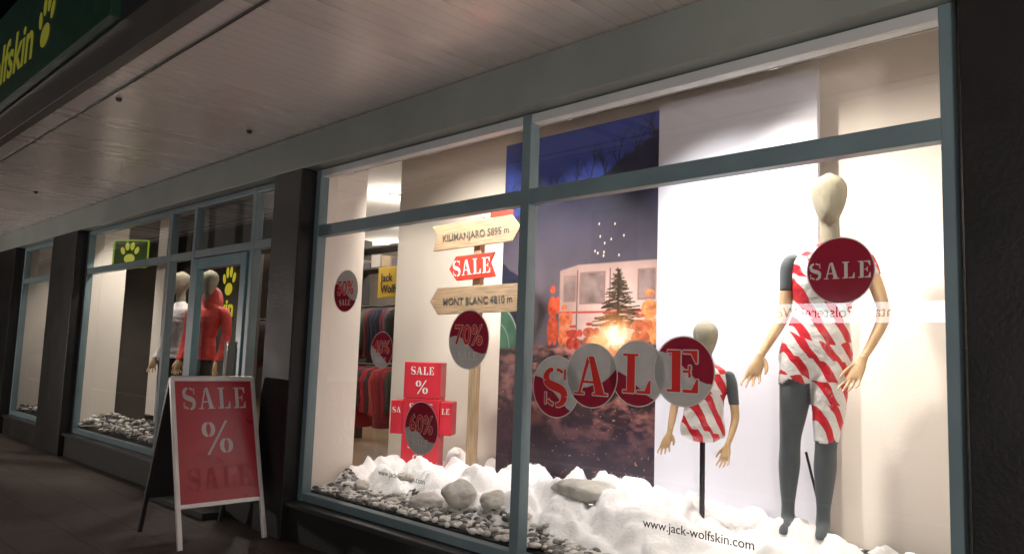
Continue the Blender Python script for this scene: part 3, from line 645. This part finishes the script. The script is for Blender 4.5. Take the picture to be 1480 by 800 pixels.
# ------------------------------------------------------------ lamps
lm=M("spot_housing",(.45,.45,.44),.4,.2); lens=EM("spot_lens",(1,.93,.8),3); lensd=EM("spot_lens_dim",(1,.93,.8),.9)
def spot(loc,target,W,ang=80,col=(1,.88,.74),blend=.8,lensm=lens,r=.04):
    loc=Vector(loc);d=(Vector(target)-loc).normalized()
    G=grp("ceiling_spotlight")
    cyl("housing",loc-d*.14,loc,.045,.055,lm,G); cyl("lens",loc+d*.001,loc+d*.003,.045,.045,lensm,G); cyl("stem",(loc.x,loc.y,loc.z+.02),(loc.x,loc.y,3.3),.012,.012,lm,G)
    box("adapter",loc.x-.09,loc.x+.09,loc.y-.02,loc.y+.02,3.25,3.298,lm,G)
    if W:
        l=bpy.data.lights.new("spot_light",'SPOT'); l.energy=W; l.spot_size=rad(ang); l.spot_blend=blend; l.color=col; l.shadow_soft_size=r
        o=bpy.data.objects.new("spot_light",l); link(o,G); o.location=loc+d*.01; o.rotation_euler=d.to_track_quat('-Z','Y').to_euler()
cool=(1,.95,.92); warm=(1,.90,.80)
spot((-4.55,.42,3.08),(-4.9,1.5,1.7),250,105,warm)
spot((-3.75,.42,3.08),(-3.9,1.4,1.4),260,90,cool)
spot((-2.75,.42,3.08),(-2.3,1.4,1.6),250,95,cool)
spot((-2.15,.42,3.08),(-1.4,1.5,1.6),215,100,warm)
spot((-1.2,.42,3.08),(-1.3,1.3,1.0),70,110,warm)
for x,W in ((-6.0,45),(-5.17,0),(-3.58,50),(-2.95,0),(-2.0,50)): spot((x,1.12,3.12),(x+.4,1.5,2.2) if W==0 else (x-.25,1.0,.5),W,120,warm,lensm=lensd)
spot((-9.5,.5,3.1),(-9.9,.5,1.2),230,105,warm);spot((-8.6,.5,3.1),(-8.7,.8,1.2),120,90,warm);spot((-12.2,.5,3.1),(-12.5,.9,1.2),180,100,warm)
for i,(x,y) in enumerate(((-9.17,1.95),(-10.3,2.2),(-7.6,2.6),(-12,3),(-9,4.4),(-14,4.4),(-11,5.2),(-7,4.6))):
    G=grp("ceiling_downlight"); cyl("ring",(x,y,3.298),(x,y,3.27),.11,.1,lm,G); cyl("lamp",(x,y,3.269),(x,y,3.264),.08,.08,EM("downlight_glow",(1,.95,.85),14),G)
    if i in (0,2,3,4,6):
        l=bpy.data.lights.new("downlight",'POINT'); l.energy=55; l.color=warm; l.shadow_soft_size=.08; o=bpy.data.objects.new("downlight",l); link(o,G); o.location=(x,y,3.1)
# ------------------------------------------------------------ store contents
def rack(x0,x1,y,ztop,cols,along='x'):
    G=grp("clothes_rack")
    cyl("rail",(x0,y,ztop),(x1,y,ztop),.015,.015,black,G)
    for x in (x0,x1): cyl("upright",(x,y,.1),(x,y,ztop+.05),.02,.02,black,G)
    V=[];Fc=[];C=[]
    x=x0+.05
    while x<x1-.04:
        n0=len(V);c=random.choice(cols);h=random.uniform(.5,.75)
        loft(V,Fc,[(x,y,ztop-.03,.012,.05),(x,y,ztop-.07,.03,.18),(x,y,ztop-.2,.04,.23),(x,y,ztop-h*.7,.04,.2),(x,y,ztop-h,.045,.21)],12)
        C+= [(*[q*random.uniform(.7,1.2) for q in c],1)]*(len(V)-n0); x+=random.uniform(.06,.13)
    o=meshobj("garments",V,Fc,ATT("garment_mat",.8,.4,25),G,True); a=o.data.color_attributes.new('Col','FLOAT_COLOR','POINT'); a.data.foreach_set('color',np.array(C,dtype=np.float32).ravel())
dk=[(.03,.03,.035),(.05,.04,.04),(.02,.03,.06),(.12,.10,.10),(.2,.04,.04)];rd=[(.45,.03,.03),(.3,.02,.03),(.06,.05,.05),(.04,.04,.05)]
rack(-9.4,-7.4,2.9,1.95,dk);rack(-9.2,-7.0,2.5,1.2,rd);rack(-13,-10.5,2.9,1.8,dk+rd);rack(-12,-9,4.6,1.9,dk+[(.1,.3,.35),(.5,.3,.05)]);rack(-8.5,-6.4,4.6,1.2,dk)
YS=grp("yellow_shop_sign"); box("board",-7.9,-7.2,2.62,2.66,2.03,2.41,yellow,YS)
text("text","Jack",(-7.83,2.612,2.27),.14,black,YS,align='LEFT',bold=.003);text("text","Wolfskin",(-7.83,2.612,2.13),.14,black,YS,align='LEFT',bold=.003)
SU=grp("shelf_unit")
for z in (2.5,2.8): box("shelf",-9.5,-7.2,3.2,3.6,z,z+.03,darkwall,SU)
for x in (-9.5,-7.23): box("side",x,x+.03,3.19,3.61,.1,3.0,darkwall,SU)
for k in range(9): box("stock_box",-9.4+.24*k,-9.2+.24*k,3.22,3.5,2.531,2.6+.12*random.random(),M("stock_%d"%(k%3),((.4,.3,.2),(.1,.1,.12),(.5,.45,.4))[k%3],.7),SU)
LG=grp("lit_wall_logo"); yl=EM("logo_yellow",(.8,.66,.05),.65)
paw("paw",-9.93,1.64,2.22,.42,yl,LG); text("letters","skin",(-9.75,1.64,1.86),.33,yl,LG,align='RIGHT',bold=.01)
NS=grp("neon_paw_sign",(-9.62,.25,2.42),rad(35)); ng=EM("neon_green",(.38,.58,.04),.6)
paw("paw",0,-.02,0,.27,EM("neon_yellow",(.75,.72,.12),.65),NS)
for a in ((-.22,.22,.155,.167),(-.22,.22,-.167,-.155)): box("tube",a[0],a[1],-.01,.01,a[2],a[3],ng,NS,.003)
for a in ((-.233,-.221),(.221,.233)): box("tube",a[0],a[1],-.01,.01,-.155,.155,ng,NS,.003)
box("backing",-.215,.215,0,.008,-.15,.15,M("green_acrylic",(.12,.18,.06),.3),NS,.002)
# ------------------------------------------------------------ opposite side of the street
O=grp("opposite_building")
ow=M("opposite_render",(.12,.11,.10),.8,0,.15,1)
box("facade_wall",-30,20,-14,-12.1,-.1,9,ow,O,0)
for i in range(12):
    for z in (3.6,6.2): box("window",-28+i*4,-26.6+i*4,-12.08,-12.05,z,z+1.5,M("dark_window_glass",(.02,.025,.03),.1),O,.01)
OS=grp("lit_street_sign"); box("light_box",-8.2,-3.8,-12.05,-11.9,2.22,2.60,EM("sign_white_glow",(.82,.93,1),9),OS,.005)
text("sign_text","Montage Polsterei Wohnen",(-6.0,-11.895,2.41),.29,EM("sign_text_dark",(.02,.02,.04),.3),OS,rot=(math.pi/2,0,math.pi),bold=.002)
def lamp(x,y,h,W,col):
    G=grp("street_lamp"); cyl("pole",(x,y,-.1),(x,y,h),.07,.045,black,G); cyl("arm",(x,y,h),(x,y+.9,h+.15),.035,.03,black,G)
    box("lamp_head",x-.12,x+.12,y+.7,y+1.25,h+.1,h+.2,black,G,.02); box("lamp_glass",x-.09,x+.09,y+.75,y+1.2,h+.085,h+.098,EM("street_lamp_glow",(1,.75,.55),8),G,0)
    l=bpy.data.lights.new("lamp",'SPOT'); l.energy=W;l.color=col;l.spot_size=rad(165);l.spot_blend=.5;l.shadow_soft_size=.15;o=bpy.data.objects.new("lamp",l);link(o,G);o.location=(x,y+.97,h+.06)
lamp(-14,-7.2,4.8,200,(1,.72,.58))
# globe fill lights added out of view to brighten soffit and facade
gm=EM("added_fill_glow",(1,.87,.80),1)
gm.node_tree.nodes['Emission'].inputs[1].default_value=370/(4*math.pi*.13**2)/math.pi
def globe(gx,gy,gz):
    G=grp("added_fill_lamp")
    cyl("pole",(gx,gy,0),(gx,gy,gz-.13),.05,.035,black,G); cyl("collar",(gx,gy,gz-.15),(gx,gy,gz-.11),.08,.07,black,G)
    bm=bmesh.new(); bmesh.ops.create_uvsphere(bm,u_segments=24,v_segments=14,radius=.13); me=bpy.data.meshes.new("globe"); bm.to_mesh(me); bm.free()
    me.materials.append(gm); go=bpy.data.objects.new("globe",me); link(go,G); go.location=(gx,gy,gz)
globe(1.0,-4.0,1.3); globe(-12.75,-4.3,1.3)
sun=bpy.data.lights.new("moon_light",'SUN'); sun.energy=.01; sun.angle=rad(.5); sun.color=(.8,.85,1); so=bpy.data.objects.new("moon_light",sun); link(so); so.rotation_euler=(rad(50),0,rad(20))
